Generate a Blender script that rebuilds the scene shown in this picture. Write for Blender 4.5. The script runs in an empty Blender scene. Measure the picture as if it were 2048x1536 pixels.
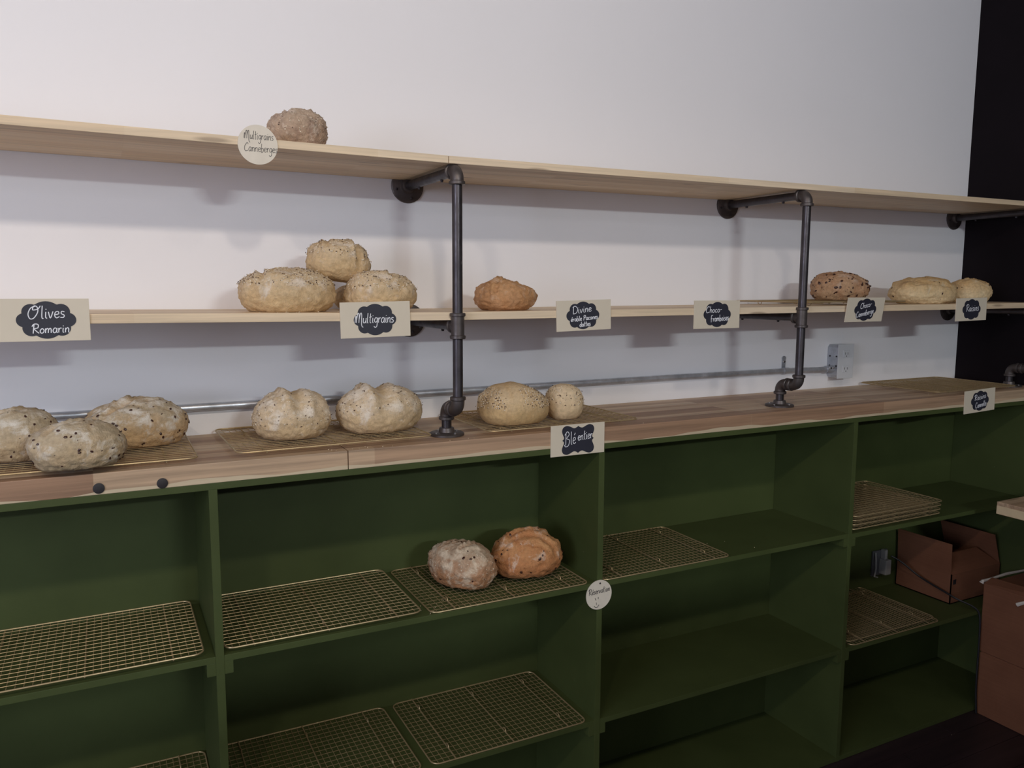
import bpy, bmesh, math, random
from mathutils import Vector, Matrix, noise
PI = math.pi
random.seed(7)
SC = bpy.context.scene
COL = SC.collection

# ------------------------------------------------------------------ camera
cam_d = bpy.data.cameras.new('camera'); cam = bpy.data.objects.new('camera', cam_d); COL.objects.link(cam)
cam_d.sensor_width = 36.0; cam_d.lens = 1595.05 / 2048 * 36.0; cam_d.clip_start = 0.05; cam_d.clip_end = 60
CAM = Vector((-0.8116, -2.2698, 0.3983)); YAW, PITCH, ROLL = 0.47232, -0.12083, 0.0038
fwd = Vector((math.sin(YAW)*math.cos(PITCH), math.cos(YAW)*math.cos(PITCH), math.sin(PITCH)))
rgt = Vector((math.cos(YAW), -math.sin(YAW), 0)); up = rgt.cross(fwd)
r2 = rgt*math.cos(ROLL) + up*math.sin(ROLL); u2 = -rgt*math.sin(ROLL) + up*math.cos(ROLL)
Mx = Matrix((r2, u2, -fwd)).transposed().to_4x4(); Mx.translation = CAM
cam.matrix_world = Mx; SC.camera = cam

# ------------------------------------------------------------------ world, lamps, exposure
SC.view_settings.view_transform = 'Standard'; SC.view_settings.look = 'None'
SC.view_settings.gamma = 1.0; SC.view_settings.use_curve_mapping = False
SC.view_settings.exposure = 0.0
W = bpy.data.worlds.new('world'); SC.world = W; W.use_nodes = True
W.node_tree.nodes['Background'].inputs[0].default_value = (0.85, 0.78, 1.0, 1)
W.node_tree.nodes['Background'].inputs[1].default_value = 0.45

def lamp(kind, loc, target, size, power, col, cone=110):
    l = bpy.data.lights.new('room_light', kind)
    if kind == 'AREA': l.shape = 'RECTANGLE'; l.size, l.size_y = size
    else: l.spot_size = math.radians(cone); l.spot_blend = 1.0; l.shadow_soft_size = size
    l.energy = power; l.color = col
    o = bpy.data.objects.new('room_light', l); o.location = loc; COL.objects.link(o)
    o.rotation_euler = (Vector(target)-Vector(loc)).to_track_quat('-Z', 'Y').to_euler()
    return o
LAMPS = [
 ('SPOT', (-2.30, -2.60, 1.75), (-1.45, 0, .30), .07, 10, (1, .84, .66), 150),
 ('SPOT', (-1.65, -2.60, 1.75), (-1.2, 0, .30), .07, 38, (1, .86, .70), 140),
 ('SPOT', (-.60, -2.60, 1.75), (-.50, 0, .30), .07, 42, (1, .87, .71), 140),
 ('SPOT', (0.30, -2.60, 1.75), (.30, 0, .30), .05, 10, (1, .88, .80), 140),
 ('SPOT', (1.45, -2.60, 1.75), (1.45, 0, .30), .05, 11, (1, .93, .95), 140),
 ('AREA', (0.3, -6.8, 1.75), (.5, 0, .4), (.90, .10), 74, (.88, .98, 1)),
 ('AREA', (0.6, -4.4, 1.75), (.5, 0, .4), (.60, .10), 3, (.98, .96, 1)),
 ('AREA', (-4.2, -3.0, .70), (0, -.2, .6), (1.6, 1.4), 64, (.74, .82, 1)),  # broad soft light for daylight from an unseen window on the left
]
for L in LAMPS: lamp(*L)

# ------------------------------------------------------------------ node helpers
class NT:
    def __init__(s, name):
        s.m = bpy.data.materials.new(name); s.m.use_nodes = True; s.t = s.m.node_tree
        s.b = s.t.nodes['Principled BSDF']; s.L = s.t.links
    def n(s, kind): return s.t.nodes.new(kind)
    def put(s, inp, v):
        if isinstance(v, bpy.types.NodeSocket): s.L.new(v, inp)
        elif isinstance(v, (tuple, list)) and len(v) == 3 and inp.type == 'RGBA': inp.default_value = (*v, 1)
        else: inp.default_value = v
    def coord(s, scale=(1, 1, 1), kind='Object', loc=(0, 0, 0)):
        c = s.n('ShaderNodeTexCoord'); mp = s.n('ShaderNodeMapping'); s.L.new(c.outputs[kind], mp.inputs[0])
        mp.inputs['Scale'].default_value = scale; mp.inputs['Location'].default_value = loc
        return mp.outputs[0]
    def sep(s, v):
        x = s.n('ShaderNodeSeparateXYZ'); s.put(x.inputs[0], v); return x.outputs
    def comb(s, x, y, z):
        c = s.n('ShaderNodeCombineXYZ'); s.put(c.inputs[0], x); s.put(c.inputs[1], y); s.put(c.inputs[2], z); return c.outputs[0]
    def noise(s, v, scale, detail=3, rough=.55, dist=0):
        x = s.n('ShaderNodeTexNoise'); s.put(x.inputs['Vector'], v); x.inputs['Scale'].default_value = scale
        x.inputs['Detail'].default_value = detail; x.inputs['Roughness'].default_value = rough
        x.inputs['Distortion'].default_value = dist
        return x.outputs['Fac']
    def vor(s, v, scale, rnd=1.0):
        x = s.n('ShaderNodeTexVoronoi'); s.put(x.inputs['Vector'], v); x.inputs['Scale'].default_value = scale
        x.inputs['Randomness'].default_value = rnd
        return x.outputs['Distance'], x.outputs['Color']
    def ramp(s, f, stops, interp='LINEAR'):
        x = s.n('ShaderNodeValToRGB'); s.put(x.inputs[0], f); r = x.color_ramp; r.interpolation = interp
        while len(r.elements) < len(stops): r.elements.new(.5)
        for e, (p, c) in zip(r.elements, stops):
            e.position = p; e.color = (*c, 1) if isinstance(c, tuple) else (c, c, c, 1)
        return x.outputs[0]
    def mix(s, f, a, b, mode='MIX'):
        x = s.n('ShaderNodeMix'); x.data_type = 'RGBA'; x.blend_type = mode
        s.put(x.inputs[0], f); s.put(x.inputs[6], a); s.put(x.inputs[7], b); return x.outputs[2]
    def math(s, op, a, b=0.0, clamp=False):
        x = s.n('ShaderNodeMath'); x.operation = op; x.use_clamp = clamp; s.put(x.inputs[0], a); s.put(x.inputs[1], b)
        return x.outputs[0]
    def bump(s, h, strength=.3, dist=.002):
        x = s.n('ShaderNodeBump'); x.inputs['Strength'].default_value = strength; x.inputs['Distance'].default_value = dist
        s.put(x.inputs['Height'], h); s.L.new(x.outputs[0], s.b.inputs['Normal'])
    def fin(s, col=None, rough=.6, metal=0.0, spec=None):
        if col is not None: s.put(s.b.inputs['Base Color'], col)
        s.put(s.b.inputs['Roughness'], rough); s.put(s.b.inputs['Metallic'], metal)
        if spec is not None: s.b.inputs['Specular IOR Level'].default_value = spec
        return s.m

def plain(name, col, rough=.6, metal=0.0, var=.06, scale=20, spec=None, bump=0):
    t = NT(name); v = t.coord(); f = t.noise(v, scale, 4)
    c = t.ramp(f, [(.3, tuple(max(0, x*(1-var)) for x in col)), (.7, tuple(min(1, x*(1+var)) for x in col))])
    if bump: t.bump(t.noise(v, scale*6, 3), bump, .001)
    return t.fin(c, rough, metal, spec)

M_WALL = plain('white_wall_paint', (.84, .82, .84), .75, var=.015, scale=1.5, bump=.08)
M_BLACK = plain('black_wall_paint', (.0075, .0045, .0065), .65, var=.25, scale=2, spec=.12)
M_CEIL = plain('ceiling_paint', (.6, .6, .6), .9)

def green_paint():
    t = NT('green_paint'); v = t.coord()
    base = t.ramp(t.noise(v, 4, 4), [(.3, (.050, .066, .0195)), (.7, (.065, .084, .026))])
    chip = t.ramp(t.noise(v, 70, 3), [(.765, 0.0), (.79, 1.0)])
    c = t.mix(t.math('MULTIPLY', chip, .5), base, (.25, .25, .18))
    t.bump(t.noise(t.coord((3, 12, 12)), 30, 3), .12, .001)
    return t.fin(c, .55, 0.0, .3)
M_GREEN = green_paint()

def stave_wood(name, row, length, tones, grain=.25, edge=None, rough=.5):
    """edge glued boards: staves run along X, one tone per stave"""
    t = NT(name); v = t.coord(); s = t.sep(v)
    br = t.n('ShaderNodeTexBrick'); t.put(br.inputs['Vector'], t.comb(s[0], t.math('ADD', s[1], 10*row+.004), 0.0))
    br.inputs['Color1'].default_value = (0, 0, 0, 1); br.inputs['Color2'].default_value = (1, 1, 1, 1)
    br.inputs['Mortar'].default_value = (.3, .3, .3, 1); br.inputs['Scale'].default_value = 1
    br.inputs['Mortar Size'].default_value = .0004; br.inputs['Brick Width'].default_value = length
    br.inputs['Row Height'].default_value = row; br.offset = .37; br.offset_frequency = 1; br.squash_frequency = 1
    c = t.ramp(br.outputs['Color'], tones)
    gr = t.noise(t.coord((1.6, 60, 60)), 1.0, 6, .6, .4)
    fine = t.noise(t.coord((8, 260, 260)), 1.0, 3, .6)
    dark = t.ramp(gr, [(.30, 1-grain), (.55, 1.0), (.75, 1+grain*.35)])
    c = t.mix(1.0, c, dark, 'MULTIPLY')
    c = t.mix(1.0, c, t.ramp(fine, [(.3, .94), (.7, 1.05)]), 'MULTIPLY')
    kd, kc = t.vor(t.coord((2.2, 14, 14)), 1.0)
    knot = t.ramp(kd, [(.05, 1.0), (.10, 0.0)])
    c = t.mix(t.math('MULTIPLY', knot, .55), c, (.16, .09, .05))
    if edge:
        m = t.ramp(t.math('ADD', s[2], t.math('MULTIPLY', t.math('SUBTRACT', t.noise(t.coord((1.3, 0, 0)), 1.0, 1), .5), .045)), [(0, 0.0), (1, 1.0)])
        lo = t.math('LESS_THAN', t.math('ADD', s[2], t.math('MULTIPLY', t.math('SUBTRACT', t.noise(t.coord((2.6, 0, 0)), 1.0, 2), .5), .05)), -.0385)
        c = t.mix(t.math('MULTIPLY', lo, .75), c, edge)
    t.bump(fine, .08, .0006)
    return t.fin(c, rough)
M_BLOCK = stave_wood('butcher_block_wood', .0385, .62, [(0, (.33, .19, .115)), (.3, (.46, .30, .19)), (.6, (.57, .405, .265)), (1, (.66, .51, .36))], .38, (.62, .52, .36))
M_PINE = stave_wood('pine_board_wood', .0460, .55, [(0, (.70, .52, .34)), (.5, (.76, .59, .40)), (1, (.82, .66, .48))], .22)
M_IRON = None
def iron(name, col, rough, metal=.75):
    t = NT(name); v = t.coord()
    c = t.ramp(t.noise(v, 30, 5), [(.3, tuple(x*.75 for x in col)), (.6, col), (.8, tuple(x*1.35 for x in col))])
    scr = t.ramp(t.noise(t.coord((1, 1, .25)), 90, 3), [(.74, 0.0), (.77, 1.0)])
    c = t.mix(t.math('MULTIPLY', scr, .6), c, (.32, .29, .30))
    t.bump(t.noise(v, 160, 3), .15, .0006)
    return t.fin(c, t.ramp(t.noise(v, 40, 3), [(.3, rough-.08), (.7, rough+.12)]), metal)
M_IRON = iron('black_iron_pipe', (.082, .072, .078), .38)
M_FIT = iron('cast_iron_fitting', (.115, .096, .092), .45, .6)
M_ZINC = iron('galvanised_steel', (.52, .54, .59), .36, .6)
M_SCREW = plain('bright_screw_steel', (.75, .75, .75), .25, 1.0)
M_WIRE = plain('gilt_rack_wire', (.46, .345, .19), .38, .5, var=.12, scale=40)
M_PLATE = plain('white_plastic', (.62, .63, .66), .4, var=.02)
M_DARKP = plain('dark_slot', (.022, .018, .020), .6)
M_GPLUG = plain('grey_plastic', (.30, .29, .28), .5, var=.03)
M_CARD = plain('cream_sign_card', (.66, .58, .46), .65, var=.03, scale=8)
M_CARDW = plain('round_sign_card', (.70, .63, .53), .65, var=.05, scale=30)
M_LABEL = plain('chalkboard_label', (.022, .022, .035), .55, var=.1)
M_CHALK = plain('white_chalk_ink', (.80, .80, .84), .7)
M_INK = plain('dark_marker_ink', (.05, .045, .05), .6)
M_CABLE = plain('black_cable_rubber', (.012, .011, .014), .45)
M_CRUMB = plain('bread_crumb', (.60, .48, .32), .9)
M_TAPE = plain('torn_white_paper', (.62, .56, .50), .8)
def cardboard():
    t = NT('brown_cardboard'); v = t.coord()
    c = t.ramp(t.noise(v, 9, 5), [(.3, (.170, .062, .029)), (.7, (.215, .084, .041))])
    c = t.mix(.25, c, t.ramp(t.noise(t.coord((1, 1, 60)), 3, 3), [(.3, (.135, .052, .025)), (.7, (.23, .096, .05))]))
    return t.fin(c, .8)
M_BOX = cardboard()
def floor_mat():
    t = NT('dark_floor_plank_wood'); v = t.coord()
    g = t.noise(t.coord((2, 30, 2)), 1.0, 5)
    c = t.ramp(g, [(.3, (.018, .011, .013)), (.7, (.034, .020, .022))])
    return t.fin(c, .45)
M_FLOOR = floor_mat()

# ------------------------------------------------------------------ mesh helpers
class MB:
    def __init__(s): s.v = []; s.f = []
    def add(s, vs, fs):
        o = len(s.v); s.v += [tuple(p) for p in vs]; s.f += [tuple(i+o for i in f) for f in fs]; return s
    def hexa(s, p):           # p: 8 points, bottom 4 ccw then top 4
        return s.add(p, [(0, 3, 2, 1), (4, 5, 6, 7), (0, 1, 5, 4), (1, 2, 6, 5), (2, 3, 7, 6), (3, 0, 4, 7)])
    def box(s, x0, x1, y0, y1, z0, z1):
        return s.hexa([(x0, y0, z0), (x1, y0, z0), (x1, y1, z0), (x0, y1, z0), (x0, y0, z1), (x1, y0, z1), (x1, y1, z1), (x0, y1, z1)])
    def tube(s, pts, r, seg=12, caps=True, closed=False):
        P = [Vector(p) for p in pts]; n = len(P); R = r if isinstance(r, (list, tuple)) else [r]*n
        def tan(i):
            if closed: return (P[(i+1) % n]-P[i-1]).normalized()
            a = P[max(i-1, 0)]; b = P[min(i+1, n-1)]; return (b-a).normalized()
        t0 = tan(0); a = Vector((0, 0, 1)) if abs(t0.z) < .9 else Vector((1, 0, 0))
        u = t0.cross(a).normalized(); vs = []; fs = []; pt = t0
        for i in range(n):
            t = tan(i); ax = pt.cross(t)
            if ax.length > 1e-6: u = Matrix.Rotation(pt.angle(t), 3, ax.normalized()) @ u
            w = t.cross(u).normalized(); u = w.cross(t).normalized(); pt = t
            for k in range(seg):
                q = 2*PI*k/seg; vs.append(P[i]+(u*math.cos(q)+w*math.sin(q))*R[i])
        m = n if closed else n-1
        for i in range(m):
            j = (i+1) % n
            for k in range(seg):
                k2 = (k+1) % seg; fs.append((i*seg+k, i*seg+k2, j*seg+k2, j*seg+k))
        if caps and not closed: fs.append(tuple(range(seg))[::-1]); fs.append(tuple((n-1)*seg+k for k in range(seg)))
        return s.add(vs, fs)
    def ngon_prism(s, pts, thick):   # pts in xz plane, y from 0 to -thick
        n = len(pts); vs = [(x, 0, z) for x, z in pts]+[(x, -thick, z) for x, z in pts]
        fs = [tuple(range(n))[::-1], tuple(range(n, 2*n))]
        fs += [(i, (i+1) % n, n+(i+1) % n, n+i) for i in range(n)]
        return s.add(vs, fs)
    def mesh(s, name, m, smooth=False, bevel=0):
        me = bpy.data.meshes.new(name); me.from_pydata(s.v, [], s.f)
        bm = bmesh.new(); bm.from_mesh(me); bmesh.ops.recalc_face_normals(bm, faces=bm.faces)
        if bevel: bmesh.ops.bevel(bm, geom=list(bm.edges), offset=bevel, segments=2, affect='EDGES', profile=.6)
        bm.to_mesh(me); bm.free()
        if m: me.materials.append(m)
        if smooth:
            for p in me.polygons: p.use_smooth = True
            try: me.set_sharp_from_angle(angle=math.radians(40))
            except Exception: pass
        return me
    def obj(s, name, m, parent=None, smooth=False, bevel=0, kind=None, label=None):
        return mkobj(name, s.mesh(name, m, smooth, bevel), parent, kind, label)
def mkobj(name, me, parent=None, kind=None, label=None):
    o = bpy.data.objects.new(name, me); COL.objects.link(o)
    if parent: o.parent = parent
    if kind: o['kind'] = kind
    if label: o['label'] = label
    return o
def thing(name, label, cat, loc=(0, 0, 0), rot=(0, 0, 0), group=None):
    o = bpy.data.objects.new(name, None); COL.objects.link(o); o.location = loc; o.rotation_euler = rot
    o.empty_display_size = .05
    return tag(o, label, cat, group)
def tag(o, label, cat, group=None):
    o['label'] = label; o['category'] = cat
    if group: o['group'] = group
    return o
def struct(o): o['kind'] = 'structure'; return o
def dup(root, loc, rot=(0, 0, 0), label=None, group=None):
    r = root.copy(); COL.objects.link(r); r.location = loc; r.rotation_euler = rot
    if label: r['label'] = label
    if group: r['group'] = group
    elif 'group' in r: del r['group']
    for ch in list(root.children):
        c = ch.copy(); COL.objects.link(c); c.parent = r
        for g in list(ch.children):
            d = g.copy(); COL.objects.link(d); d.parent = c
    return r

# ------------------------------------------------------------------ structure
FZ = -1.321; XC = 2.5834
struct(MB().box(-6, XC+.15, 0, .15, FZ-.1, 1.95).obj('wall_back', M_WALL))
struct(MB().box(XC, XC+.15, -9, 0, FZ-.1, 1.95).obj('wall_right', M_BLACK))
struct(MB().box(-6, XC+.15, -9, .15, 1.85, 1.95).obj('ceiling', M_CEIL))
struct(MB().box(-6, XC+.15, -3.80, -3.68, FZ-.1, .60).obj('light_block_front', M_WALL))  # added out of view to keep low light off the cabinets
struct(MB().box(-6.1, -6, -3.80, .15, FZ-.1, .25).obj('light_block_left', M_WALL))  # second unseen blocker, added to cut low light from the left
fl = struct(MB().box(-6, XC+.15, -9, .15, FZ-.10, FZ-.012).obj('floor', M_FLOOR))
pk = 0; yy = -.10
while yy > -1.45:
    xs = [-1.2, .35+.4*((pk*7) % 3), 1.75+.3*((pk*5) % 3), XC]
    for a, b in zip(xs[:-1], xs[1:]):
        MB().box(a+.001, b-.001, yy-.118, yy-.001, FZ-.012, FZ-random.uniform(0, .0008)).obj('plank', M_FLOOR, fl)
    yy -= .119; pk += 1
fl_rest = MB()
fl_rest.box(-6, XC, -9, yy-.001, FZ-.012, FZ).box(-6, -1.201, yy, -.1, FZ-.012, FZ).box(-6, XC, -.099, 0, FZ-.012, FZ)
fl_rest.obj('far_planking', M_FLOOR, fl)

# ------------------------------------------------------------------ green open shelving unit
DC = .3823
Z1, Z2, Z3 = -.4600, -.8885, -1.302
TG = .0158
DIV = [-2.7206, -1.6656, -.6106, .4444, 1.4955]
cab = thing('shelving_unit', 'built-in open shelving unit painted dark green under the wooden counter', 'shelving', (0, 0, FZ))
def cb(name, x0, x1, y0, y1, z0, z1, lab=None):
    return MB().box(x0, x1, y0, y1, z0-FZ, z1-FZ).obj(name, M_GREEN, cab, bevel=.0008, label=lab)
cb('top_board', DIV[0]-.0095, XC-.0005, -DC, -.026, -.0467-TG, -.0467)
MB().box(DIV[0], XC-.001, -.0248, -.004, .001, -.0467-FZ).obj('back_panel', M_GREEN, cab)
for i, x in enumerate(DIV): cb('divider', x-.0095, x+.0095, -DC, -.0255, FZ+.001, -.0467-TG)
cb('divider', XC-.0195, XC-.0005, -DC, -.0255, FZ+.001, -.0467-TG)
ends = DIV+[XC-.010]
for i in range(len(ends)-1):
    a, b = ends[i]+.0095, ends[i+1]-.0095
    for k, z in enumerate((Z1, Z2)):
        dz = -.003 if i == 4 and k == 0 else 0
        cb('shelf', a, b, -DC+.0004, -.0255, z-TG+dz, z+dz)
        for xx, s in ((a, 1), (b, -1)):
            x0, x1 = (xx, xx+.020) if s > 0 else (xx-.020, xx)
            cb('cleat', x0, x1, -DC+.0008, -.03, z-TG-.031+dz, z-TG+dz)
    cb('bottom_board', a, b, -DC+.0004, -.0255, FZ+.002, Z3)

# ------------------------------------------------------------------ counter (two butcher block boards)
c1 = MB().box(-2.9, -.2975, -.3825, -.001, -.0466, 0).obj('countertop', M_BLOCK, bevel=.0015)
tag(c1, 'left length of wooden butcher block counter, ending at the dark joint', 'countertop')
c2 = MB().box(-.2955, XC-.001, -.3825, -.001, -.0466, 0).obj('countertop', M_BLOCK, bevel=.0015)
tag(c2, 'long right length of wooden butcher block counter reaching the black wall', 'countertop')

# ------------------------------------------------------------------ pine shelf boards
DS = .3637
def board(x0, x1, zl, zr, th, label):
    p = [(x0, -DS, zl-th), (x1, -DS, zr-th), (x1, -.001, zr-th), (x0, -.001, zl-th), (x0, -DS, zl), (x1, -DS, zr), (x1, -.001, zr), (x0, -.001, zl)]
    o = MB().hexa(p).obj('shelf_board', M_PINE, bevel=.0012); tag(o, label, 'shelf'); return o
board(-2.6, -.0195, .744, .7258, .0185, 'upper pine shelf board left of the first pipe post')
board(-.0180, XC-.002, .7258, .7385, .0185, 'upper pine shelf board right of the first pipe post')
board(-2.6, -.0010, .350, .3335, .0205, 'lower pine shelf board left of the first pipe post')
board(.0005, XC-.002, .3335, .3445, .0205, 'lower pine shelf board right of the first pipe post')
def zmid(x): return .3335-x*.0064 if x < 0 else .3335+x*.00426
def ztop(x): return .7258-x*.0071 if x < 0 else .7258+x*.0049

# ------------------------------------------------------------------ pipe supports
def arc(c, a, b, r, n=7):     # quarter bend around corner c, from direction a to direction b
    c = Vector(c); a = Vector(a); b = Vector(b); o = c+(a+b)*r
    return [o-b*r*math.cos(t*PI/2/n)-a*r*math.sin(t*PI/2/n) for t in range(n+1)]
def elbow(root, c, a, b, name='elbow'):
    c = Vector(c); a = Vector(a); b = Vector(b); m = MB()
    pts = [c+a*.034]+arc(c, a, b, .023)+[c+b*.034]
    m.tube(pts, .0172, 16)
    for d in (a, b): m.tube([c+d*.026, c+d*.028, c+d*.035, c+d*.0365], [.0175, .0208, .0208, .0185], 16)
    return m.obj(name, M_FIT, root, smooth=True)
def flange(root, c, n, r, name):
    c = Vector(c); n = Vector(n); m = MB()
    m.tube([c, c+n*.005, c+n*.007, c+n*.0075, c+n*.009, c+n*.020, c+n*.021], [r, r, r*.95, .026, .022, .0195, .0175], 28)
    f = m.obj(name, M_FIT, root, smooth=True)
    u = n.orthogonal().normalized(); w = n.cross(u)
    for k in range(4):
        q = PI/4+.3+k*PI/2; p = c+(u*math.cos(q)+w*math.sin(q))*r*.74+n*.0068
        MB().tube([p, p+n*.002, p+n*.003], [.0042, .0042, .0025], 10).obj('screw', M_SCREW if n.z > .5 else M_IRON, f, smooth=True)
    return f
def post(X, label, jz=.0785, zt=.6905, zm=.299):
    yp, yf = -.3720, -.2930
    t = thing('pipe_bracket', label, 'pipe bracket', (X, yf, 0), group=None)
    P = lambda y, z: (0, y-yf, z)
    flange(t, P(yf, .0005), (0, 0, 1), .0475, 'floor_flange')
    MB().tube([P(yf, .015), P(yf, jz-.030)], .0133, 16).obj('nipple', M_IRON, t, smooth=True)
    elbow(t, P(yf, jz), (0, 0, -1), (0, -1, 0))
    MB().tube([P(yf-.030, jz), P(yp+.030, jz)], .0150, 16).obj('nipple', M_FIT, t, smooth=True)
    elbow(t, P(yp, jz), (0, 1, 0), (0, 0, 1))
    MB().tube([P(yp, jz+.030), P(yp, zm-.030)], .0133, 18).obj('lower_pipe', M_IRON, t, smooth=True)
    m = MB(); m.tube([P(yp, zm-.030), P(yp, zm+.030)], .0172, 18); m.tube([P(yp, zm), P(yp+.030, zm)], .0172, 16)
    for s in (-1, 1): m.tube([P(yp, zm+s*.024), P(yp, zm+s*.0255), P(yp, zm+s*.032), P(yp, zm+s*.0335)], [.0175, .0208, .0208, .0185], 18)
    m.tube([P(yp+.023, zm), P(yp+.0245, zm), P(yp+.031, zm), P(yp+.0325, zm)], [.0175, .0208, .0208, .0185], 16)
    m.obj('tee', M_FIT, t, smooth=True)
    MB().tube([P(yp, zm+.030), P(yp, zt-.030)], .0133, 18).obj('upper_pipe', M_IRON, t, smooth=True)
    elbow(t, P(yp, zt), (0, 0, -1), (0, 1, 0))
    for z in (zm, zt):
        a = MB().tube([P(yp+.028, z), P(-.015, z)], .0133, 16).obj('arm', M_IRON, t, smooth=True)
        for y in (-.27, -.10):
            MB().tube([P(y, z-.0125), P(y, z-.0185)], [.005, .0035], 8).obj('screw', M_IRON, a, smooth=True)
        flange(t, P(-.0005, z), (0, -1, 0), .049, 'wall_flange')
    return t
post(0, 'first black iron pipe bracket, beside the stacked multigrain loaves', zm=.2985)
post(1.22, 'second black iron pipe bracket, left of the dark-specked loaf', zt=.6960, zm=.3035)
post(2.50, 'third black iron pipe bracket in the corner by the black wall', zt=.7025, zm=.309)

# ------------------------------------------------------------------ conduit, box
cd = thing('conduit', 'grey metal conduit running along the white wall above the counter', 'conduit', (0, 0, 0))
path = [(-2.6, -.0125, .0740), (-.92, -.0125, .0755), (.03, -.0125, .0780), (.97, -.0125, .0810), (1.515, -.0125, .0805), (1.60, -.0135, .0800), (1.66, -.022, .0795), (1.70, -.0265, .079), (1.755, -.027, .079)]
MB().tube(path, .0105, 14).obj('pipe', M_ZINC, cd, smooth=True)
m = MB(); m.box(1.522, 1.540, -.003, -.001, .085, .128); m.tube([(1.519, -.0125, .0805), (1.545, -.0135, .0803)], .0128, 14)
m.tube([(1.531, -.001, .128), (1.531, -.004, .128)], .010, 12)
st = m.obj('strap', M_ZINC, cd, smooth=True)
MB().tube([(1.531, -.003, .115), (1.531, -.008, .115)], [.006, .004], 10).obj('screw', M_SCREW, st, smooth=True)
m = MB(); m.tube([(1.735, -.0268, .079), (1.772, -.027, .079)], .0142, 14)
cn = m.obj('connector', M_ZINC, cd, smooth=True)
for xx in (1.742, 1.760): MB().tube([(xx, -.038, .084), (xx, -.047, .085)], [.0045, .0045], 8).obj('screw', M_SCREW, cn, smooth=True)
eb = thing('electrical_box', 'metal outlet box with a white cover on the wall past the second post', 'outlet', (1.813, -.001, .11))
m = MB(); n = 8
prof = [(-.042, -.055), (-.042+.008, -.066), (.034, -.066), (.042, -.055), (.042, .055), (.034, .066), (-.034, .066), (-.042, .055)]
m.add([(x, 0, z) for x, z in prof]+[(x, -.050, z) for x, z in prof], [tuple(range(8))[::-1], tuple(range(8, 16))]+[(i, (i+1) % 8, 8+(i+1) % 8, 8+i) for i in range(8)])
bx = m.obj('box', M_ZINC, eb)
for y, z in ((-.012, .020), (-.044, .020), (-.012, -.018), (-.044, -.018)):
    MB().tube([(-.0418, y, z), (-.0432, y, z)], .0035, 10).obj('hole', M_DARKP, bx)
cp = MB().box(-.0435, .0435, -.0545, -.050, -.0685, .0685).obj('cover_plate', M_PLATE, eb, bevel=.0015)
for s in (-1, 1):
    rc = MB().box(-.0165, .0165, -.0565, -.0540, s*.030-.0145, s*.030+.0145).obj('receptacle', M_PLATE, eb, bevel=.001)
    MB().box(-.008, -.006, -.0569, -.056, s*.030-.003, s*.030+.006).box(.006, .008, -.0569, -.056, s*.030-.003, s*.030+.006).tube([(0, -.056, s*.030-.009), (0, -.0569, s*.030-.009)], .0022, 8).obj('slots', M_DARKP, rc)

# ------------------------------------------------------------------ cooling racks
RW, RD, RH = .490, .352, .0150
def make_rack():
    t = thing('cooling_rack', 'x', 'cooling rack')
    hw, hd, cr = RW/2, RD/2, .022; ring = []
    for cx, cy, a0 in ((hw-cr, hd-cr, 0), (-hw+cr, hd-cr, PI/2), (-hw+cr, -hd+cr, PI), (hw-cr, -hd+cr, 1.5*PI)):
        for k in range(6):
            a = a0+k*PI/10; ring.append((cx+cr*math.cos(a), cy+cr*math.sin(a), RH-.0022))
    MB().tube(ring, .0021, 8, closed=True).obj('frame', M_WIRE, t, smooth=True)
    g = MB(); nx, ny = 30, 17
    for i in range(1, ny): y = -hd+RD*i/ny; g.tube([(-hw+.001, y, RH-.0012), (hw-.001, y, RH-.0012)], 0.00085, 5, caps=False)
    for i in range(1, nx): x = -hw+RW*i/nx; g.tube([(x, -hd+.001, RH-.0032), (x, hd-.001, RH-.0032)], 0.00085, 5, caps=False)
    g.obj('wire_grid', M_WIRE, t, smooth=True, kind='stuff')
    for x in (-.179, 0, .179):
        MB().tube([(x, -hd+.001, RH-.0052), (x, hd-.001, RH-.0052)], .0018, 6).obj('support_bar', M_WIRE, t, smooth=True)
        for y in (-.115, .115):
            MB().tube([(x, y-.010, RH-.005), (x, y-.008, .0035), (x, y-.004, .0013), (x, y+.004, .0013), (x, y+.008, .0035), (x, y+.010, RH-.005)], .0013, 6).obj('foot', M_WIRE, t, smooth=True)
    return t
rack0 = make_rack(); used = [False]
def rack(xl, xr, yb, yf, z, label, flip=False, rz=0, group='wire cooling racks', tilt=0):
    cx, cy = (xl+xr)/2, (yb+yf)/2
    loc = (cx, cy, z+(RH+.0003 if flip else .0002)); rot = (PI if flip else 0, tilt, rz)
    if not used[0]:
        used[0] = True; rack0.location = loc; rack0.rotation_euler = rot; rack0['label'] = label; rack0['group'] = group; return rack0
    return dup(rack0, loc, rot, label, group)
rack(-1.128, -.638, -.022, -.374, 0, 'wire cooling rack on the counter under the three olive loaves', group='cooling racks on the counter')
rack(-.556, -.066, -.004, -.356, 0, 'wire cooling rack on the counter under the two pale multigrain loaves', group='cooling racks on the counter', rz=.03)
rack(.095, .585, -.016, -.366, 0, 'wire cooling rack on the counter under the two seeded golden loaves', group='cooling racks on the counter')
rack(1.955, 2.445, -.008, -.36, 0, 'empty wire cooling rack on the counter in the corner by the black wall', group='cooling racks on the counter')
G1 = 'cooling racks in the green shelving'
rack(-1.134, -.644, -.027, -.379, Z1, 'upright empty cooling rack on the leftmost bay\'s upper shelf', group=G1)
rack(-.597, -.107, -.027, -.379, Z1, 'upright empty cooling rack on the second bay\'s upper shelf, left of the loaves', group=G1)
rack(-.080, .410, -.027, -.379, Z1, 'cooling rack under the floury and the orange-brown loaf on the green shelf', flip=True, group=G1)
rack(-1.114, -.624, -.027, -.379, Z2, 'cooling rack on the leftmost bay\'s lower shelf at the photo\'s bottom edge', flip=True, group=G1)
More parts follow.
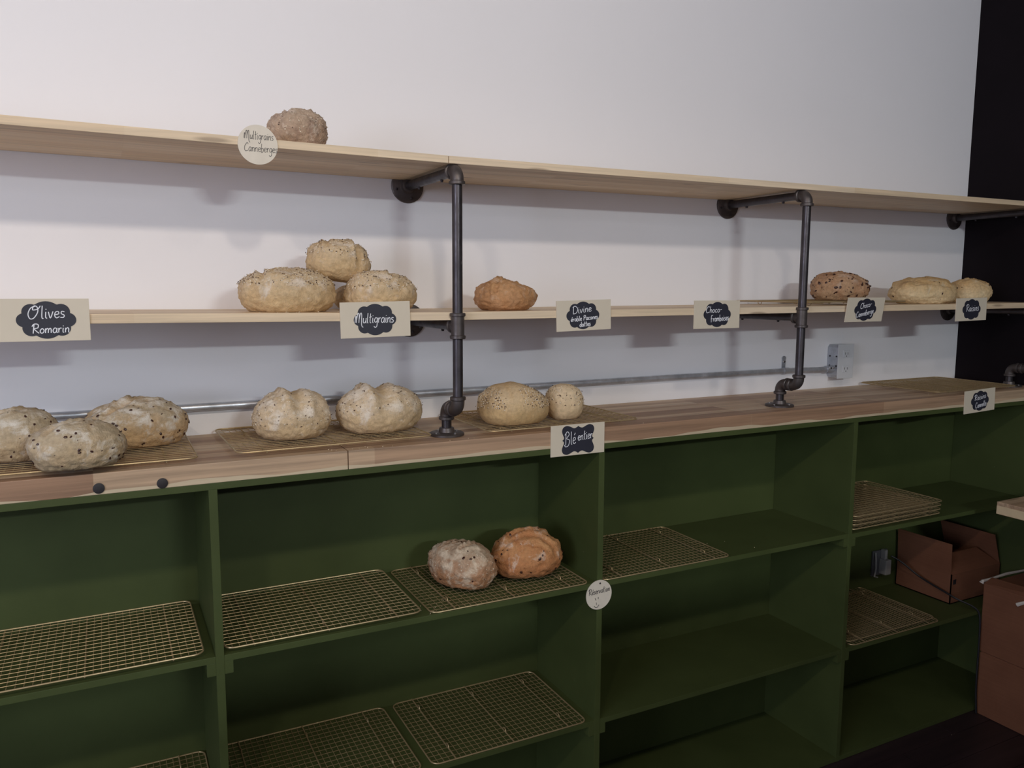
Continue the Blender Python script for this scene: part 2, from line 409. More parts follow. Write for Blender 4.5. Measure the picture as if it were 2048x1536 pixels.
rack(-.600, -.110, -.027, -.379, Z2, 'left of two upturned cooling racks on the second bay\'s lower shelf', flip=True, group=G1)
rack(-.080, .410, -.027, -.379, Z2, 'right of two upturned cooling racks on the second bay\'s lower shelf', flip=True, group=G1)
rack(.458, .948, -.028, -.380, Z1, 'lone empty cooling rack on the upper shelf right of the round reservation tag', flip=True, group=G1)
for k, nm in enumerate(('bottom rack', 'second rack from the bottom', 'third rack from the bottom', 'topmost rack')):
    rack(1.509+.002*k, 1.999+.002*k, -.026-.001*k, -.378, Z1-.003+k*.0155, nm+' of the stacked cooling racks on the last bay\'s upper shelf', group='stacked cooling racks')
rack(1.542, 2.032, -.028, -.380, Z2, 'lower of two cooling racks before the cardboard box in the last bay', flip=True, group=G1)
rack(1.522, 2.012, -.024, -.372, Z2+.0152, 'upper of two cooling racks before the cardboard box in the last bay', flip=True, group=G1)
rack(1.268, 1.758, -.004, -.356, zmid(1.513), 'cooling rack on the lower pine shelf under the dark-specked loaf', group=None, tilt=-.0043)

# ------------------------------------------------------------------ bread
def crust(name, top, side, patch, flour, flour_amt, speck=None, speck_r=.0, speck_scale=60, speck_den=.6, patch_amt=.5, bumps=.5, height=.11, flourscale=22):
    t = NT(name); v = t.coord(); s = t.sep(v)
    h = t.math('ADD', t.math('DIVIDE', s[2], height), t.math('MULTIPLY', t.math('SUBTRACT', t.noise(v, 14, 4), .5), .9))
    c = t.mix(t.ramp(h, [(.25, 0.0), (.75, 1.0)]), side, top)
    c = t.mix(t.math('MULTIPLY', t.ramp(t.noise(v, 17, 5, .6, .6), [(.46, 0.0), (.62, 1.0)]), patch_amt), c, patch)
    c = t.mix(1.0, c, t.ramp(t.noise(v, 120, 4), [(.3, .84), (.7, 1.12)]), 'MULTIPLY')
    at = t.n('ShaderNodeAttribute'); at.attribute_name = 'slash'
    c = t.mix(t.math('MULTIPLY', at.outputs['Fac'], .45), c, patch)
    fl = t.ramp(t.math('ADD', t.noise(v, flourscale, 7, .68, .4), t.math('MULTIPLY', h, .14)), [(.66-flour_amt*.16, 0.0), (.80-flour_amt*.16, 1.0)])
    fl = t.math('MULTIPLY', fl, t.math('SUBTRACT', 1.0, t.math('MULTIPLY', at.outputs['Fac'], .6)))
    c = t.mix(t.math('MULTIPLY', fl, .85), c, flour)
    if speck:
        warp = t.coord((1, 1, 1.5))
        d, cc = t.vor(warp, speck_scale); sx = t.sep(cc)
        m1 = t.math('LESS_THAN', t.math('ADD', d, t.math('MULTIPLY', t.noise(v, 200, 2), .25)), t.math('ADD', t.math('MULTIPLY', sx[1], speck_r), .13))
        m2 = t.math('LESS_THAN', sx[0], speck_den)
        c = t.mix(t.math('MULTIPLY', t.math('MULTIPLY', m1, m2), .85), c, speck)
    hb = t.math('ADD', t.math('MULTIPLY', t.noise(v, 55, 6, .65), 1.0), t.math('MULTIPLY', t.noise(v, 230, 4, .6), .45))
    t.bump(hb, min(1, bumps*1.2), .0060)
    return t.fin(c, .78)
C_OL = crust('olive_loaf_crust', (.46, .375, .26), (.47, .35, .21), (.52, .355, .20), (.70, .65, .57), .38, (.060, .045, .035), .16, 62, .28, .35)
C_OL2 = crust('toasted_olive_loaf_crust', (.46, .375, .26), (.56, .37, .19), (.54, .34, .17), (.74, .70, .64), .42, (.065, .045, .035), .17, 58, .30, .45)
C_MG = crust('multigrain_loaf_crust', (.60, .46, .30), (.60, .42, .225), (.56, .375, .19), (.74, .64, .54), .20, (.20, .12, .08), .10, 130, .14, .6)
C_MGP = crust('pale_multigrain_loaf_crust', (.66, .52, .36), (.62, .45, .26), (.54, .38, .20), (.78, .69, .58), .4, (.17, .10, .07), .12, 120, .14, .5)
C_WW = crust('golden_loaf_crust', (.62, .46, .28), (.60, .41, .20), (.52, .33, .145), (.66, .58, .47), -.5, None, patch_amt=.5, bumps=.22)
C_WW2 = crust('pale_round_loaf_crust', (.68, .53, .35), (.64, .47, .28), (.62, .46, .27), (.66, .58, .47), -.2, None, patch_amt=.4, bumps=.22)
C_DV = crust('orange_brown_crust', (.56, .31, .145), (.48, .25, .115), (.46, .22, .085), (.66, .50, .38), .30, None, patch_amt=.7, bumps=.6)
C_CH = crust('chocolate_specked_crust', (.52, .31, .18), (.48, .30, .17), (.40, .19, .09), (.55, .42, .33), .1, (.085, .035, .022), .24, 66, .55, .6, .6)
C_RA = crust('pale_raisin_loaf_crust', (.60, .37, .16), (.74, .57, .34), (.68, .50, .27), (.66, .57, .42), .0, (.09, .045, .03), .12, 34, .22, .35, .4)
C_TP = crust('dark_cranberry_loaf_crust', (.52, .39, .29), (.46, .32, .22), (.28, .165, .12), (.66, .55, .45), .40, (.12, .06, .05), .2, 95, .35, .6, .9)
C_FL = crust('floury_brown_crust', (.48, .35, .24), (.44, .21, .095), (.42, .19, .08), (.72, .59, .44), .60, (.10, .04, .025), .12, 52, .18, .5, .6, height=.13)
C_OR = crust('fruited_orange_crust', (.58, .29, .12), (.50, .21, .08), (.44, .165, .055), (.74, .58, .46), .12, (.055, .028, .018), .22, 50, .30, .7, .6, height=.13)
M_SEED = plain('pale_seed', (.74, .64, .50), .6); M_DSEED = plain('dark_seed', (.085, .045, .028), .5)
M_FRUIT = plain('dark_dried_fruit', (.05, .018, .012), .35)

def seg_d(px, py, cx, cy, ang, ln):
    dx, dy = px-cx, py-cy; u = dx*math.cos(ang)+dy*math.sin(ang); w = -dx*math.sin(ang)+dy*math.cos(ang)
    e = max(0, abs(u)-ln/2); return math.hypot(e, w), w
def loaf(label, X, Y, Z, a, b, H, rz, mat, seed, slashes=(), lump=.05, seeds=0, dark=0, zone=(.55, 1.1), fruit=0, tilt=(0, 0), sq=2.3, cut=-.72, drop=None, group=None, cat='bread', band=None, rough=.011, fs=.0052):
    bm = bmesh.new(); bmesh.ops.create_icosphere(bm, subdivisions=5, radius=1)
    lay = bm.verts.layers.float.new('slash'); off = Vector((seed*3.7, seed*1.3, seed*2.1)); span = 1-cut
    for v in bm.verts:
        d = v.co.normalized()
        k = (abs(d.x)**sq+abs(d.y)**sq+abs(d.z)**sq)**(-1/sq); q = d*k
        flat = q.z < cut
        z = max(q.z, cut)
        n1 = noise.noise(q*1.1+off); n2 = noise.noise(q*2.6+off*2); n3 = noise.noise(q*6+off)
        g = 1+lump*(n1*1.4+n2*.8+n3*.35)
        lowr = 1.0
        if flat: lowr = .96
        x, y = q.x*a*g*lowr, q.y*b*g*lowr; zz = (z-cut)/span*H*(1+lump*(n1+n2*.7)*(1 if z > 0 else 0))
        zz += 0 if flat else H*.0
        nrm = Vector((q.x/a, q.y/b, q.z/H)).normalized()
        disp = rough*.35*noise.noise(q*9+off)*(0 if flat else 1)
        upf = min(1, max(0, (z+.25)/.5)); sl = 0
        for (cx, cy, ang, ln, w, dep, ridge) in slashes:
            wob = .010*noise.noise(q*3+off*3)
            dd, side = seg_d(x, y, cx, cy+wob, ang, ln)
            gg = math.exp(-(dd/w)**2); disp -= dep*gg*upf
            rr = math.exp(-((dd-1.9*w)/(.55*w))**2); disp += ridge*rr*upf*(1 if side > 0 else .4)
            sl = max(sl, gg*upf)
        co = Vector((x, y, zz))+nrm*disp
        if drop and not flat: co.z -= drop*max(0, co.x/a)*co.z/H
        co.z = max(co.z, 0.0)
        v.co = co; v[lay] = sl
    me = bpy.data.meshes.new('loaf'); bm.normal_update(); bm.to_mesh(me)
    pts = [(v.co.copy(), v.normal.copy(), v[lay]) for v in bm.verts]; bm.free()
    for p in me.polygons: p.use_smooth = True
    me.materials.append(mat)
    t = thing('bread_loaf', label, cat, (X, Y, Z), (tilt[0], tilt[1], rz), group)
    mkobj('crust', me, t)
    rnd = random.Random(seed)
    def scatter(n, size, zn, nm, m, emb=.2, asp=.5):
        if not n: return
        c = [p for p in pts if zn[0] < p[0].z/H < zn[1] and p[2] < .35 and (band is None or band(p[0].x/a, p[0].y/b))]
        mb = MB()
        for _ in range(n):
            p, nn, _s = rnd.choice(c); p = p+Vector((rnd.uniform(-1, 1), rnd.uniform(-1, 1), 0))*.003
            u = nn.orthogonal().normalized(); u.rotate(Matrix.Rotation(rnd.uniform(0, 2*PI), 3, nn)); w = nn.cross(u)
            L = size*rnd.uniform(.7, 1.3); S = L*asp; T = L*.45; o = p+nn*T*(emb)
            vs = [o+u*(L*math.cos(j*PI/3)*(1 if j % 2 else .85))+w*(S*math.sin(j*PI/3)*rnd.uniform(.8, 1.2)) for j in range(6)]+[o+nn*T, o-nn*T]
            mb.add(vs, [(j, (j+1) % 6, 6) for j in range(6)]+[((j+1) % 6, j, 7) for j in range(6)])
        mb.obj(nm, m, t, smooth=True, kind='stuff')
    scatter(seeds, .0023, zone, 'pale_seeds', M_SEED, .3); scatter(dark, .0023, zone, 'dark_seeds', M_DSEED, .5)
    scatter(fruit, fs, (.08, 1.1), 'fruit_pieces', M_FRUIT, -.1, .65)
    return t
R = math.radians
# upper shelf
loaf('small dark cranberry loaf alone on the upper shelf behind the round tag', -.367, -.255, ztop(-.367), .0705, .060, .094, R(10), C_TP, 3, [(.02, -.012, R(-25), .07, .005, .006, .004), (-.03, -.015, R(60), .05, .005, .006, .004)], .07, 130, 60, (.3, 1.1), rough=.014)
# lower pine shelf
GM = 'multigrain loaves piled on the pine shelf'
loaf('broad seeded loaf at the left of the pile on the lower pine shelf', -.403, -.245, zmid(-.40), .1165, .088, .107, 0, C_MG, 11, [(-.062, -.01, R(80), .10, .006, .009, .007)], .045, 760, 300, (.60, 1.1), group=GM)
loaf('seeded loaf resting on top of the others in the shelf pile', -.270, -.205, .4135, .083, .072, .104, R(10), C_MG, 12, [(.030, 0, R(85), .12, .008, .010, .006), (-.035, 0, R(70), .09, .005, .004, .005)], .055, 300, 110, (.55, 1.1), tilt=(0, R(8)), cut=-.86, group=GM)
loaf('seeded loaf above the multigrain sign, at the right of the shelf pile', -.172, -.264, zmid(-.17), .0915, .078, .104, R(5), C_MG, 13, [(.025, -.01, R(70), .08, .006, .005, .004)], .05, 480, 190, (.55, 1.1), group=GM)
loaf('pale loaf mostly hidden at the back of the shelf pile', -.165, -.107, zmid(-.165), .083, .066, .078, 0, C_MGP, 14, (), .05, 40, 20, group=GM)
loaf('rugged orange-brown loaf alone beside the first post on the lower pine shelf', .190, -.262, zmid(.19), .0875, .0745, .0805, R(8), C_DV, 15, [(.005, -.005, R(8), .10, .008, .007, .008), (-.035, -.02, R(40), .06, .006, .005, .005), (.045, .01, R(70), .05, .006, .006, .004)], .085, sq=2.15)
loaf('brown loaf riddled with dark specks right of the second post', 1.566, -.215, zmid(1.566)+RH+.0006, .108, .078, .099, R(-8), C_CH, 16, [(-.01, -.01, R(15), .10, .007, .005, .006)], .07, fruit=150, fs=.0062, rough=.013)
loaf('long pale raisin loaf between two signs on the lower pine shelf', 2.008, -.235, zmid(2.0), .1420, .085, .101, R(-4), C_RA, 17, [(.0, .02, R(5), .12, .01, .008, .006), (-.09, -.03, R(60), .05, .009, .008, .0)], .075, fruit=16)
loaf('smaller pale raisin loaf behind the rightmost sign by the black wall', 2.268, -.245, zmid(2.27), .085, .070, .096, 0, C_RA, 18, [(.01, .0, R(20), .07, .006, .005, .006)], .05, fruit=12)
# counter
ZR = RH+.0004
GO = 'olive loaves on the counter'
loaf('olive loaf cut by the left edge of the photo', -.998, -.215, ZR, .0890, .068, .112, R(8), C_OL, 21, [(.0, -.01, R(20), .09, .006, .004, .004)], .05, fruit=60, fs=.0036, sq=2.1, group=GO)
loaf('grey floury olive loaf overhanging the front of the counter', -.876, -.352, ZR, .0950, .073, .0955, R(5), C_OL, 22, [(-.025, -.015, R(30), .07, .006, .005, .005), (.03, -.01, R(75), .07, .004, .003, .004)], .045, fruit=75, fs=.0036, sq=2.15, group=GO)
loaf('golden flour-dusted olive loaf at the right end of its rack', -.752, -.155, ZR, .1200, .074, .110, R(4), C_OL2, 23, [(-.03, -.02, R(30), .09, .007, .006, .006), (.04, 0, R(25), .08, .005, .006, .004), (.0, .02, R(20), .08, .006, .005, .006)], .05, fruit=80, fs=.004, sq=2.1, group=GO)
loaf('pale round loaf with a split top, left of the pair behind the counter joint', -.393, -.207, ZR, .0965, .0865, .121, R(5), C_MGP, 24, [(.004, 0, R(88), .13, .015, .009, .009)], .04, 330, 120, (.30, 1.1), sq=2.15)
loaf('pale wide loaf with two humps just left of the first post\'s foot', -.161, -.205, ZR, .1150, .091, .122, R(5), C_MGP, 25, [(-.004, 0, R(86), .14, .019, .014, .009)], .04, 340, 140, (.45, 1.1), sq=2.2)
loaf('smooth golden loaf with a sloping band of seeds, right of the first post\'s foot', .219, -.262, ZR, .1045, .083, .114, R(4), C_WW, 26, (), .03, 620, 330, (.42, .92), drop=.022, rough=.003, band=lambda x, y: y < .35 and (x > -.15 or x < -.6))
loaf('small round seeded ball of bread beside the smooth golden loaf', .3855, -.265, ZR, .0550, .055, .1015, 0, C_WW2, 27, (), .02, 210, 120, (.42, .97), cut=-.82, rough=.003)
# green shelf
loaf('flour-covered oblong brown loaf pointing out of the green shelf', .066, -.236, Z1+RH+.0006, .108, .072, .120, R(-62), C_FL, 31, [(-.035, .012, R(80), .06, .004, .006, .004), (-.01, .010, R(80), .06, .004, .005, .004), (.03, 0.0, R(85), .07, .006, .004, .006)], .05, 120, 0, (.3, .9), fruit=18, sq=2.15, rough=.013)
loaf('orange-brown loaf with dark fruit, right of the floury loaf', .276, -.240, Z1+RH+.0006, .1130, .088, .1215, R(-8), C_OR, 32, [(.0, .0, R(5), .11, .008, .006, .007), (.02, -.045, R(-15), .09, .008, .005, .005), (-.05, .02, R(50), .05, .005, .004, .004)], .07, fruit=34, sq=2.1, rough=.013)

# ------------------------------------------------------------------ handwriting
GL = {
 'M': (1.0, [[(0, .05), (.03, .6), (.10, .68), (.16, .5), (.17, .02)], [(.17, .3), (.28, .85), (.40, 1.0), (.50, .8), (.52, .02)], [(.52, .35), (.62, .85), (.74, 1.02), (.84, .8), (.86, .3), (.90, -.15), (1.02, -.38), (1.15, -.42)]]),
 'N': (.7, [[(0, 0), (.08, .7), (.5, .0), (.58, .8)]]),
 'O': (.95, [[(.55, .98), (.2, .85), (.0, .4), (.15, .02), (.45, .05), (.75, .5), (.7, .9), (.45, 1.0), (.35, .7), (.75, .75), (.95, 1.0)]]),
 'R': (.75, [[(.15, 0), (.2, .95)], [(0, .75), (.2, 1.0), (.6, .95), (.6, .6), (.25, .5), (.45, .25), (.75, 0)]]),
 'D': (.75, [[(.1, 0), (.12, .95)], [(0, .85), (.35, 1.0), (.75, .6), (.55, .1), (.1, 0)]]),
 'B': (.75, [[(.15, .95), (.12, 0)], [(0, .8), (.35, 1.05), (.6, .8), (.25, .52), (.65, .35), (.5, -.05), (.1, -.12), (-.05, .05)]]),
 'C': (.65, [[(.6, .85), (.4, 1.0), (.1, .7), (.02, .3), (.2, 0), (.6, .1)]]),
 'P': (.6, [[(.1, -.05), (.15, .95)], [(0, .8), (.3, 1.0), (.55, .8), (.4, .5), (.15, .48)]]),
 'F': (.6, [[(.15, -.1), (.15, .9), (.55, 1.0)], [(0, .45), (.45, .5)]]),
 'a': (.5, [[(.42, .42), (.2, .52), (.03, .25), (.15, .0), (.36, .12), (.42, .5), (.42, .08), (.52, 0)]]),
 'b': (.46, [[(.05, 1.0), (.06, .0), (.3, .0), (.42, .25), (.28, .45), (.07, .35)]]),
 'c': (.4, [[(.35, .42), (.18, .5), (.03, .25), (.15, 0), (.4, .08)]]),
 'd': (.5, [[(.4, .4), (.2, .5), (.03, .25), (.15, .0), (.38, .12), (.42, 1.0), (.43, .1), (.52, 0)]]),
 'e': (.42, [[(.05, .25), (.35, .32), (.3, .5), (.1, .46), (.03, .2), (.18, 0), (.42, .1)]]),
 'é': (.42, [[(.05, .25), (.35, .32), (.3, .5), (.1, .46), (.03, .2), (.18, 0), (.42, .1)], [(.2, .68), (.34, .85)]]),
 'g': (.48, [[(.42, .42), (.2, .52), (.03, .28), (.15, .05), (.38, .15), (.42, .5), (.42, -.3), (.2, -.48), (.0, -.35)]]),
 'h': (.45, [[(.05, 0), (.08, 1.0)], [(.06, .25), (.25, .5), (.38, .35), (.38, 0)]]),
 'i': (.22, [[(.08, .5), (.08, .08), (.2, 0)], [(.08, .68), (.1, .74)]]),
 'l': (.22, [[(.08, 1.0), (.07, .1), (.2, 0)]]),
 'm': (.7, [[(.03, .5), (.05, 0)], [(.05, .3), (.2, .5), (.32, .4), (.32, 0)], [(.32, .3), (.48, .5), (.6, .38), (.62, 0)]]),
 'n': (.46, [[(.03, .5), (.05, 0)], [(.05, .3), (.22, .5), (.36, .4), (.37, .05), (.46, 0)]]),
 'N2': (.7, [[(.05, 0), (.2, .55), (.22, .05), (.55, .6), (.5, .2), (.9, .55)]]),
 'o': (.46, [[(.2, .5), (.03, .28), (.12, .02), (.34, .05), (.42, .3), (.25, .5), (.2, .46)]]),
 'r': (.34, [[(.03, .5), (.06, 0)], [(.06, .28), (.18, .48), (.34, .46)]]),
 's': (.36, [[(.32, .46), (.1, .5), (.07, .32), (.3, .2), (.25, .02), (.0, .03)]]),
 't': (.34, [[(.15, .95), (.14, .1), (.3, 0)], [(0, .55), (.34, .62)]]),
 'u': (.46, [[(.03, .5), (.06, .05), (.25, .02), (.38, .25), (.4, .5), (.4, .06), (.48, 0)]]),
 'v': (.4, [[(.0, .5), (.16, 0), (.36, .52)]]),
 '-': (.35, [[(.03, .4), (.3, .44)]]), ' ': (.28, []),
}
def smooth_line(pts, n=4):
    if len(pts) < 3: return pts
    P = [pts[0]]+list(pts)+[pts[-1]]; out = []
    for i in range(1, len(P)-2):
        p0, p1, p2, p3 = P[i-1:i+3]
        for k in range(n):
            t = k/n; f = lambda a, b, c, d: .5*((2*b)+(-a+c)*t+(2*a-5*b+4*c-d)*t*t+(-a+3*b-3*c+d)*t**3)
            out.append((f(p0[0], p1[0], p2[0], p3[0]), f(p0[1], p1[1], p2[1], p3[1])))
    out.append(pts[-1]); return out
def write(root, text, cx, cz, width, hgt, y, pen, mat, rot=0, slant=.12, name='lettering'):
    adv = 0; lines = []; i = 0
    for ch in text:
        w, st = GL[ch]
        for s in st: lines.append([(adv+px, pz) for px, pz in s])
        adv += w+.07
    adv -= .07; sx = width/adv; c, s_ = math.cos(rot), math.sin(rot); mb = MB()
    for ln in lines:
        q = []
        for px, pz in smooth_line(ln):
            x = (px+slant*pz)*sx-width/2; z = (pz-.4)*hgt
            q.append((cx+x*c-z*s_, y, cz+x*s_+z*c))
        mb.tube(q, pen, 6)
    # press the strokes flat like ink
    mb.v = [(vx, y+(vy-y)*.25, vz) for vx, vy, vz in mb.v]
    return mb.obj(name, mat, root, smooth=True)
def union_outline(circles, n=120):
    out = []
    for k in range(n):
        a = 2*PI*k/n; dx, dz = math.cos(a), math.sin(a); best = 0
        for cx, cz, rx, rz in circles:
            A = (dx/rx)**2+(dz/rz)**2; B = -2*(dx*cx/rx**2+dz*cz/rz**2); Cc = (cx/rx)**2+(cz/rz)**2-1
            D = B*B-4*A*Cc
            if D >= 0: best = max(best, (-B+math.sqrt(D))/(2*A))
        out.append((best*dx, best*dz))
    return out
CLOUD = union_outline([(0, 0, .034, .0385), (-.027, .0165, .0165, .0165), (.027, .0165, .0165, .0165), (-.027, -.0165, .0165, .0165), (.027, -.0165, .0165, .0165), (-.039, 0, .015, .0145), (.039, 0, .015, .0145)])
_q = [(.0, .0385), (.005, .0352), (.014, .0330), (.027, .0385), (.038, .0410), (.049, .0365), (.0530, .0265), (.0500, .0160), (.0465, .0085), (.0475, .0035), (.0515, .0)]
_h = _q[:-1]+[(x, -z) for x, z in _q[::-1]][:-1]
PLAQ = smooth_line(_h+[(-x, -z) for x, z in _h])
def sign(label, x0, x1, z0, z1, y, words, shape=CLOUD, tx=0, ry=0, off=(0, 0)):
    t = thing('sign_card', label, 'sign', ((x0+x1)/2, y, (z0+z1)/2), (tx, ry, 0), 'chalk label signs')
    w, h = x1-x0, z1-z0
    MB().box(-w/2, w/2, -.0028, 0, -h/2, h/2).obj('card', M_CARD, t, bevel=.0004)
    lb = MB().ngon_prism([(x+off[0], z+off[1]) for x, z in shape], .0004).obj('chalk_label', M_LABEL, t)
    lb.location = (0, -.00285, 0)
    for (txt, cx, cz, wd, hg, rt) in words:
        write(t, txt, cx+off[0], cz+off[1], wd, hg, -.0034, .00105, M_CHALK, rt)
    return t
YS, YC = -DS-.0004, -.3830
sign('sign card reading Olives Romarin at the far left', -1.012, -.838, .284, .371, YS, [('Olives', 0, .014, .066, .026, .03), ('Romarin', .006, -.019, .068, .019, .02)], off=(.008, 0))
sign('sign card reading Multigrains below the pile of loaves', -.3045, -.127, .2745, .3615, YS, [('Multigrains', -.002, .002, .098, .024, -.01)], off=(-.002, 0), ry=R(-1))
sign('sign card reading Divine above érable Pacanes dattes', .2975, .476, .2785, .363, YS, [('Divine', -.004, .016, .062, .021, .10), ('érable Pacanes', .004, -.008, .088, .0135, .06), ('dattes', .006, -.025, .036, .0135, .06)], ry=R(-1.5), off=(-.004, 0))
sign('sign card reading Choco-Framboises left of the second post', .7775, .958, .2745, .360, YS, [('Choco-', -.014, .014, .062, .019, .03), ('Framboises', .010, -.012, .072, .019, .06)], off=(.0, 0))
sign('sign card reading Choco-Canneberge right of the second post', 1.4270, 1.6105, .2845, .3685, YS-.0058, [('Choco-', .0, .015, .055, .019, .18), ('Canneberge', .0, -.012, .084, .019, .18)], tx=R(8))
sign('sign card reading Raisins on the pine shelf beside the black wall', 2.0155, 2.1975, .279, .3645, YS, [('Raisins', .004, .004, .076, .026, .04)], ry=R(-1), off=(.0, 0))
sign('sign card reading Raisins Cannelle on the counter edge near the corner', 2.0765, 2.262, -.0715, .016, YC, [('Raisins', .0, .014, .070, .021, .10), ('Cannelle', .006, -.016, .066, .021, .10)], ry=R(-2))
sign('sign card reading Blé entier on the counter edge', .2725, .449, -.0705, .0175, YC, [('Blé', -.027, .002, .036, .036, .08), ('entier', .022, .009, .048, .026, .08)], shape=PLAQ)
def round_sign(label, cx, cz, rx, rz, y, thick=.0025):
    t = thing('round_tag', label, 'tag', (cx, y, cz), group='round tags')
    pts = [(rx*math.cos(2*PI*k/64), rz*math.sin(2*PI*k/64)) for k in range(64)]
    MB().ngon_prism(pts, thick).obj('disc', M_CARDW, t); return t
t = round_sign('round tag reading Multigrains Canneberges on the upper shelf edge', -.483, .714, .0435, .0435, YS)
write(t, 'Multigrains', .002, .019, .064, .018, -.0029, .0006, M_INK); write(t, 'Canneberges', .006, -.008, .072, .018, -.0029, .0006, M_INK)
t = round_sign('small round tag reading Réservation with a smiling face', .4405, -.4965, .0440, .0445, -DC-.0006)
write(t, 'Réservation', .0, .012, .074, .018, -.0029, .0009, M_INK, .05)
for nm, s in (('eye', [(-.014, -.008), (-.011, -.015)]), ('eye', [(-.003, -.006), (-.003, -.012)]), ('nose', [(-.009, -.022), (-.009, -.029)]), ('smile', smooth_line([(-.017, -.031), (-.012, -.037), (-.006, -.037), (0, -.030)]))):
    MB().tube([(x, -.0029, z) for x, z in s], .0008, 6).obj(nm, M_INK, t, smooth=True)
MB().tube([(.003, -.0026, .0345), (.003, -.0030, .0345)], .0028, 12).obj('pin_hole', M_DARKP, t)
for x, z, l in ((-.8400, -.0325, 'left'), (-.7150, -.0350, 'right')):
    o = MB().tube([(x, -.3826, z), (x, -.3846, z), (x, -.3852, z)], [.0115, .0115, .0100], 24).obj('magnet_dot', M_DARKP, smooth=True)
    tag(o, l+' of two dark round dots on the counter edge below the olive loaves', 'magnet', 'dark dots on the counter edge')

# ------------------------------------------------------------------ last bay: open box, cable, power plug
ob = thing('cardboard_box', 'open cardboard box on the lower green shelf by the corner', 'box', (2.222, -.290, Z2+.0004))
w_, d_, h_ = .325, .255, .125; th = .004
m = MB(); m.box(0, w_, 0, d_, 0, th); m.box(0, th, 0, d_, 0, h_).box(w_-th, w_, 0, d_, 0, h_).box(0, w_, 0, th, 0, h_).box(0, w_, d_-th, d_, 0, h_)
m.obj('body', M_BOX, ob)
MB().hexa([(0, .004, h_), (.004, .004, h_), (.004, d_-.004, h_), (0, d_-.004, h_), (-.008, .004, h_+.128), (-.004, .004, h_+.128), (-.004, d_-.004, h_+.128), (-.008, d_-.004, h_+.128)]).obj('flap', M_BOX, ob)
MB().hexa([(w_-.004, .004, h_), (w_, .004, h_), (w_, d_-.004, h_), (w_-.004, d_-.004, h_), (w_-.050, .004, h_+.130), (w_-.046, .004, h_+.130), (w_-.046, d_-.004, h_+.130), (w_-.050, d_-.004, h_+.130)]).obj('flap', M_BOX, ob)
MB().hexa([(.006, 0, h_), (w_-.006, 0, h_), (w_-.006, .004, h_), (.006, .004, h_), (.010, .075, h_+.055), (w_-.055, .075, h_+.055), (w_-.055, .079, h_+.055), (.010, .079, h_+.055)]).obj('flap', M_BOX, ob)
MB().box(.012, .030, -.0010, 0, .082, .102).obj('hand_hole', M_DARKP, ob)
pw = thing('power_adapter', 'pale power adapter plugged in on the back of the last bay', 'adapter', (2.13, -.026, -.775))
MB().box(-.060, .030, -.008, 0, -.055, .055).obj('outlet_plate', plain('grey_outlet_plate', (.10, .10, .11), .5), pw, bevel=.002)
MB().box(-.022, .012, -.045, -.008, -.045, .020).obj('plug_body', M_GPLUG, pw, bevel=.004)
MB().box(-.012, .004, -.030, -.008, .020, .060).obj('plug_neck', M_GPLUG, pw, bevel=.002)
MB().tube([(-.05, -.012, .05), (-.056, -.02, .02), (-.05, -.018, -.02), (-.062, -.022, -.05), (-.04, -.02, -.058)], .0035, 8).obj('lead', M_GPLUG, pw, smooth=True)
cbp = [(2.13, -.075, -.735), (2.16, -.105, -.757), (2.19, -.16, -.80), (2.200, -.22, -.822), (2.205, -.285, -.838), (2.215, -.325, -.852), (2.25, -.372, -.874), (2.262, -.392, -.905), (2.262, -.398, -1.00), (2.262, -.40, -1.2), (2.268, -.405, -1.315)]
sm = []
for i in range(len(cbp)-1):
    for k in range(5):
        t_ = k/5; p0 = Vector(cbp[max(i-1, 0)]); p1 = Vector(cbp[i]); p2 = Vector(cbp[i+1]); p3 = Vector(cbp[min(i+2, len(cbp)-1)])
        sm.append(.5*((2*p1)+(-p0+p2)*t_+(2*p0-5*p1+4*p2-p3)*t_*t_+(-p0+3*p1-3*p2+p3)*t_**3))
o = MB().tube(sm+[cbp[-1]], .0038, 8).obj('power_cable', M_CABLE, smooth=True)
tag(o, 'black cable trailing across the open box and out of the last bay', 'cable')

# ------------------------------------------------------------------ boxes on the floor and table at the right
def carton(label, x0, x1, y0, y1, z0, z1, torn=False):
    t = thing('cardboard_box', label, 'box', (x0, y1, z0), group='cartons stacked on the floor')
    X, Yd, H = x1-x0, y0-y1, z1-z0
    MB().box(0, X, 0, Yd, 0, H-(.004 if not torn else .002)).obj('body', M_BOX, t, bevel=.003)
    MB().box(.002, X-.002, Yd/2+.001, Yd-.004, H-.004, H).obj('flap', M_BOX, t) if not torn else None
    MB().box(.002, X-.002, .004, Yd/2-.001, H-.004, H).obj('flap', M_BOX, t) if not torn else None
    return t
carton('lower carton of the stack on the floor at the right edge', 2.280, 2.575, -.392, -.90, FZ+.001, -1.058)
t = carton('upper carton with torn white tape, on top of the floor stack', 2.281, 2.574, -.388, -.88, -1.0575, -.772, True)
MB().hexa([(.0, .02, .284), (.003, .02, .284), (.003, .490, .284), (0, .490, .284), (.045, .02, .318), (.048, .02, .318), (.048, .490, .300), (.045, .490, .300)]).obj('flap', M_BOX, t)
MB().tube([(-.006, .498, .283), (-.002, .496, .292), (.05, .495, .293), (.15, .495, .297), (.28, .494, .292)], [.009, .006, .0045, .006, .004], 6).obj('torn_tape', M_TAPE, t, smooth=True)
MB().tube([(-.006, .355, .245), (.0, .33, .262), (.02, .30, .272), (.06, .28, .276)], [.008, .006, .004, .003], 6).obj('torn_tape', M_TAPE, t, smooth=True)
tb = thing('butcher_block_table', 'wooden topped table whose corner juts in at the right edge', 'table', (2.165, -.484, FZ))
MB().box(0, .415, -1.6, 0, .874, .921).obj('tabletop', M_BLOCK, tb, bevel=.0015)
MB().box(-.0008, 0, -1.6, -.0005, .8745, .9060).obj('end_stave', plain('cream_end_stave', (.70, .54, .34), .5), tb)
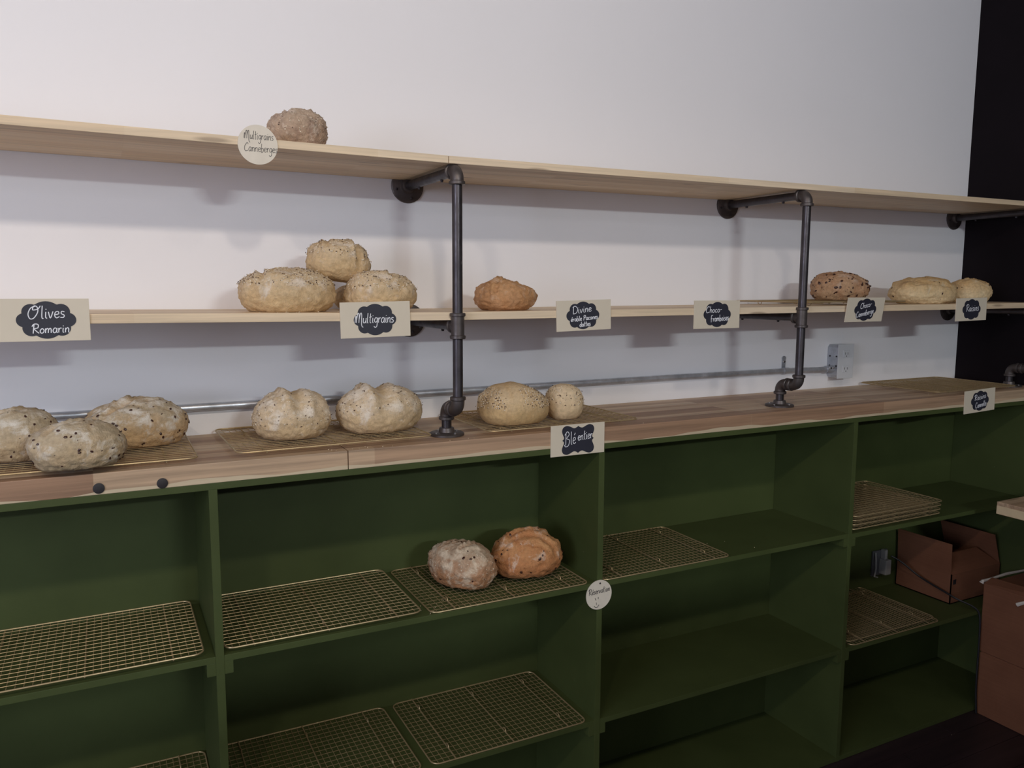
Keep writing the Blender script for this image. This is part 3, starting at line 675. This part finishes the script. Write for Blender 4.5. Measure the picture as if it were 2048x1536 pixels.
MB().box(.0, .415, -1.6, -.001, .8732, .8738).obj('underside', M_BOX, tb)
for x, y in ((.36, -1.55), (.05, -1.55)): MB().box(x, x+.045, y, y+.045, 0, .8732).obj('leg', M_GREEN, tb)
MB().box(.36, .405, -.49, -.445, 0, .8732).obj('leg', M_GREEN, tb)
wb = thing('white_bin', 'white plastic bin edge showing in the bottom right corner', 'bin', (2.10, -.79, FZ))
MB().hexa([(-.095, -.22, 0), (.12, -.22, 0), (.12, .0, 0), (-.095, .0, 0), (-.115, -.24, .135), (.14, -.24, .135), (.14, .02, .135), (-.115, .02, .135)]).obj('body', M_PLATE, wb, bevel=.003)
MB().box(-.118, .143, -.243, .023, .1375, .165).obj('lid', M_PLATE, wb, bevel=.003)

# ------------------------------------------------------------------ crumbs
def crumbs(label, spots, seed):
    r = random.Random(seed); mb = MB()
    for (x0, x1, y0, y1, z, n) in spots:
        for _ in range(n):
            c = Vector((r.uniform(x0, x1), r.uniform(y0, y1), z)); s = r.uniform(.0009, .0021)
            vs = [c+Vector((s*r.uniform(.7, 1.2)*a, s*r.uniform(.7, 1.2)*b, s*(.9+.9*d))) for a, b, d in ((1, 0, 0), (-1, 0, 0), (0, 1, 0), (0, -1, 0), (0, 0, 1), (0, 0, -1))]
            mb.add(vs, [(0, 2, 4), (2, 1, 4), (1, 3, 4), (3, 0, 4), (2, 0, 5), (1, 2, 5), (3, 1, 5), (0, 3, 5)])
    o = mb.obj('crumbs', M_CRUMB, kind='stuff'); tag(o, label, 'crumbs')
crumbs('bread crumbs scattered on the wooden counter around the racks', [(-.36, -.2, -.378, -.355, 0, 8), (-.2, .7, -.378, -.37, 0, 7), (.45, 2.5, -.37, -.05, 0, 26)], 1)
crumbs('bread crumbs on the green shelf in front of the floury loaf', [(-.11, .06, -.381, -.372, Z1, 12), (-.1, .02, -.38, -.30, Z1, 6), (-.62, 1.4, -.38, -.05, Z1, 10)], 2)
crumbs('bread crumbs scattered on the dark floor', [(1.5, 2.25, -.9, -.42, FZ, 16)], 3)
crumbs('crumbs and grains on the lower pine shelf front', [(-.50, -.29, -.362, -.352, zmid(-.4), 12), (.7, .8, -.362, -.355, zmid(.75), 2)], 4)
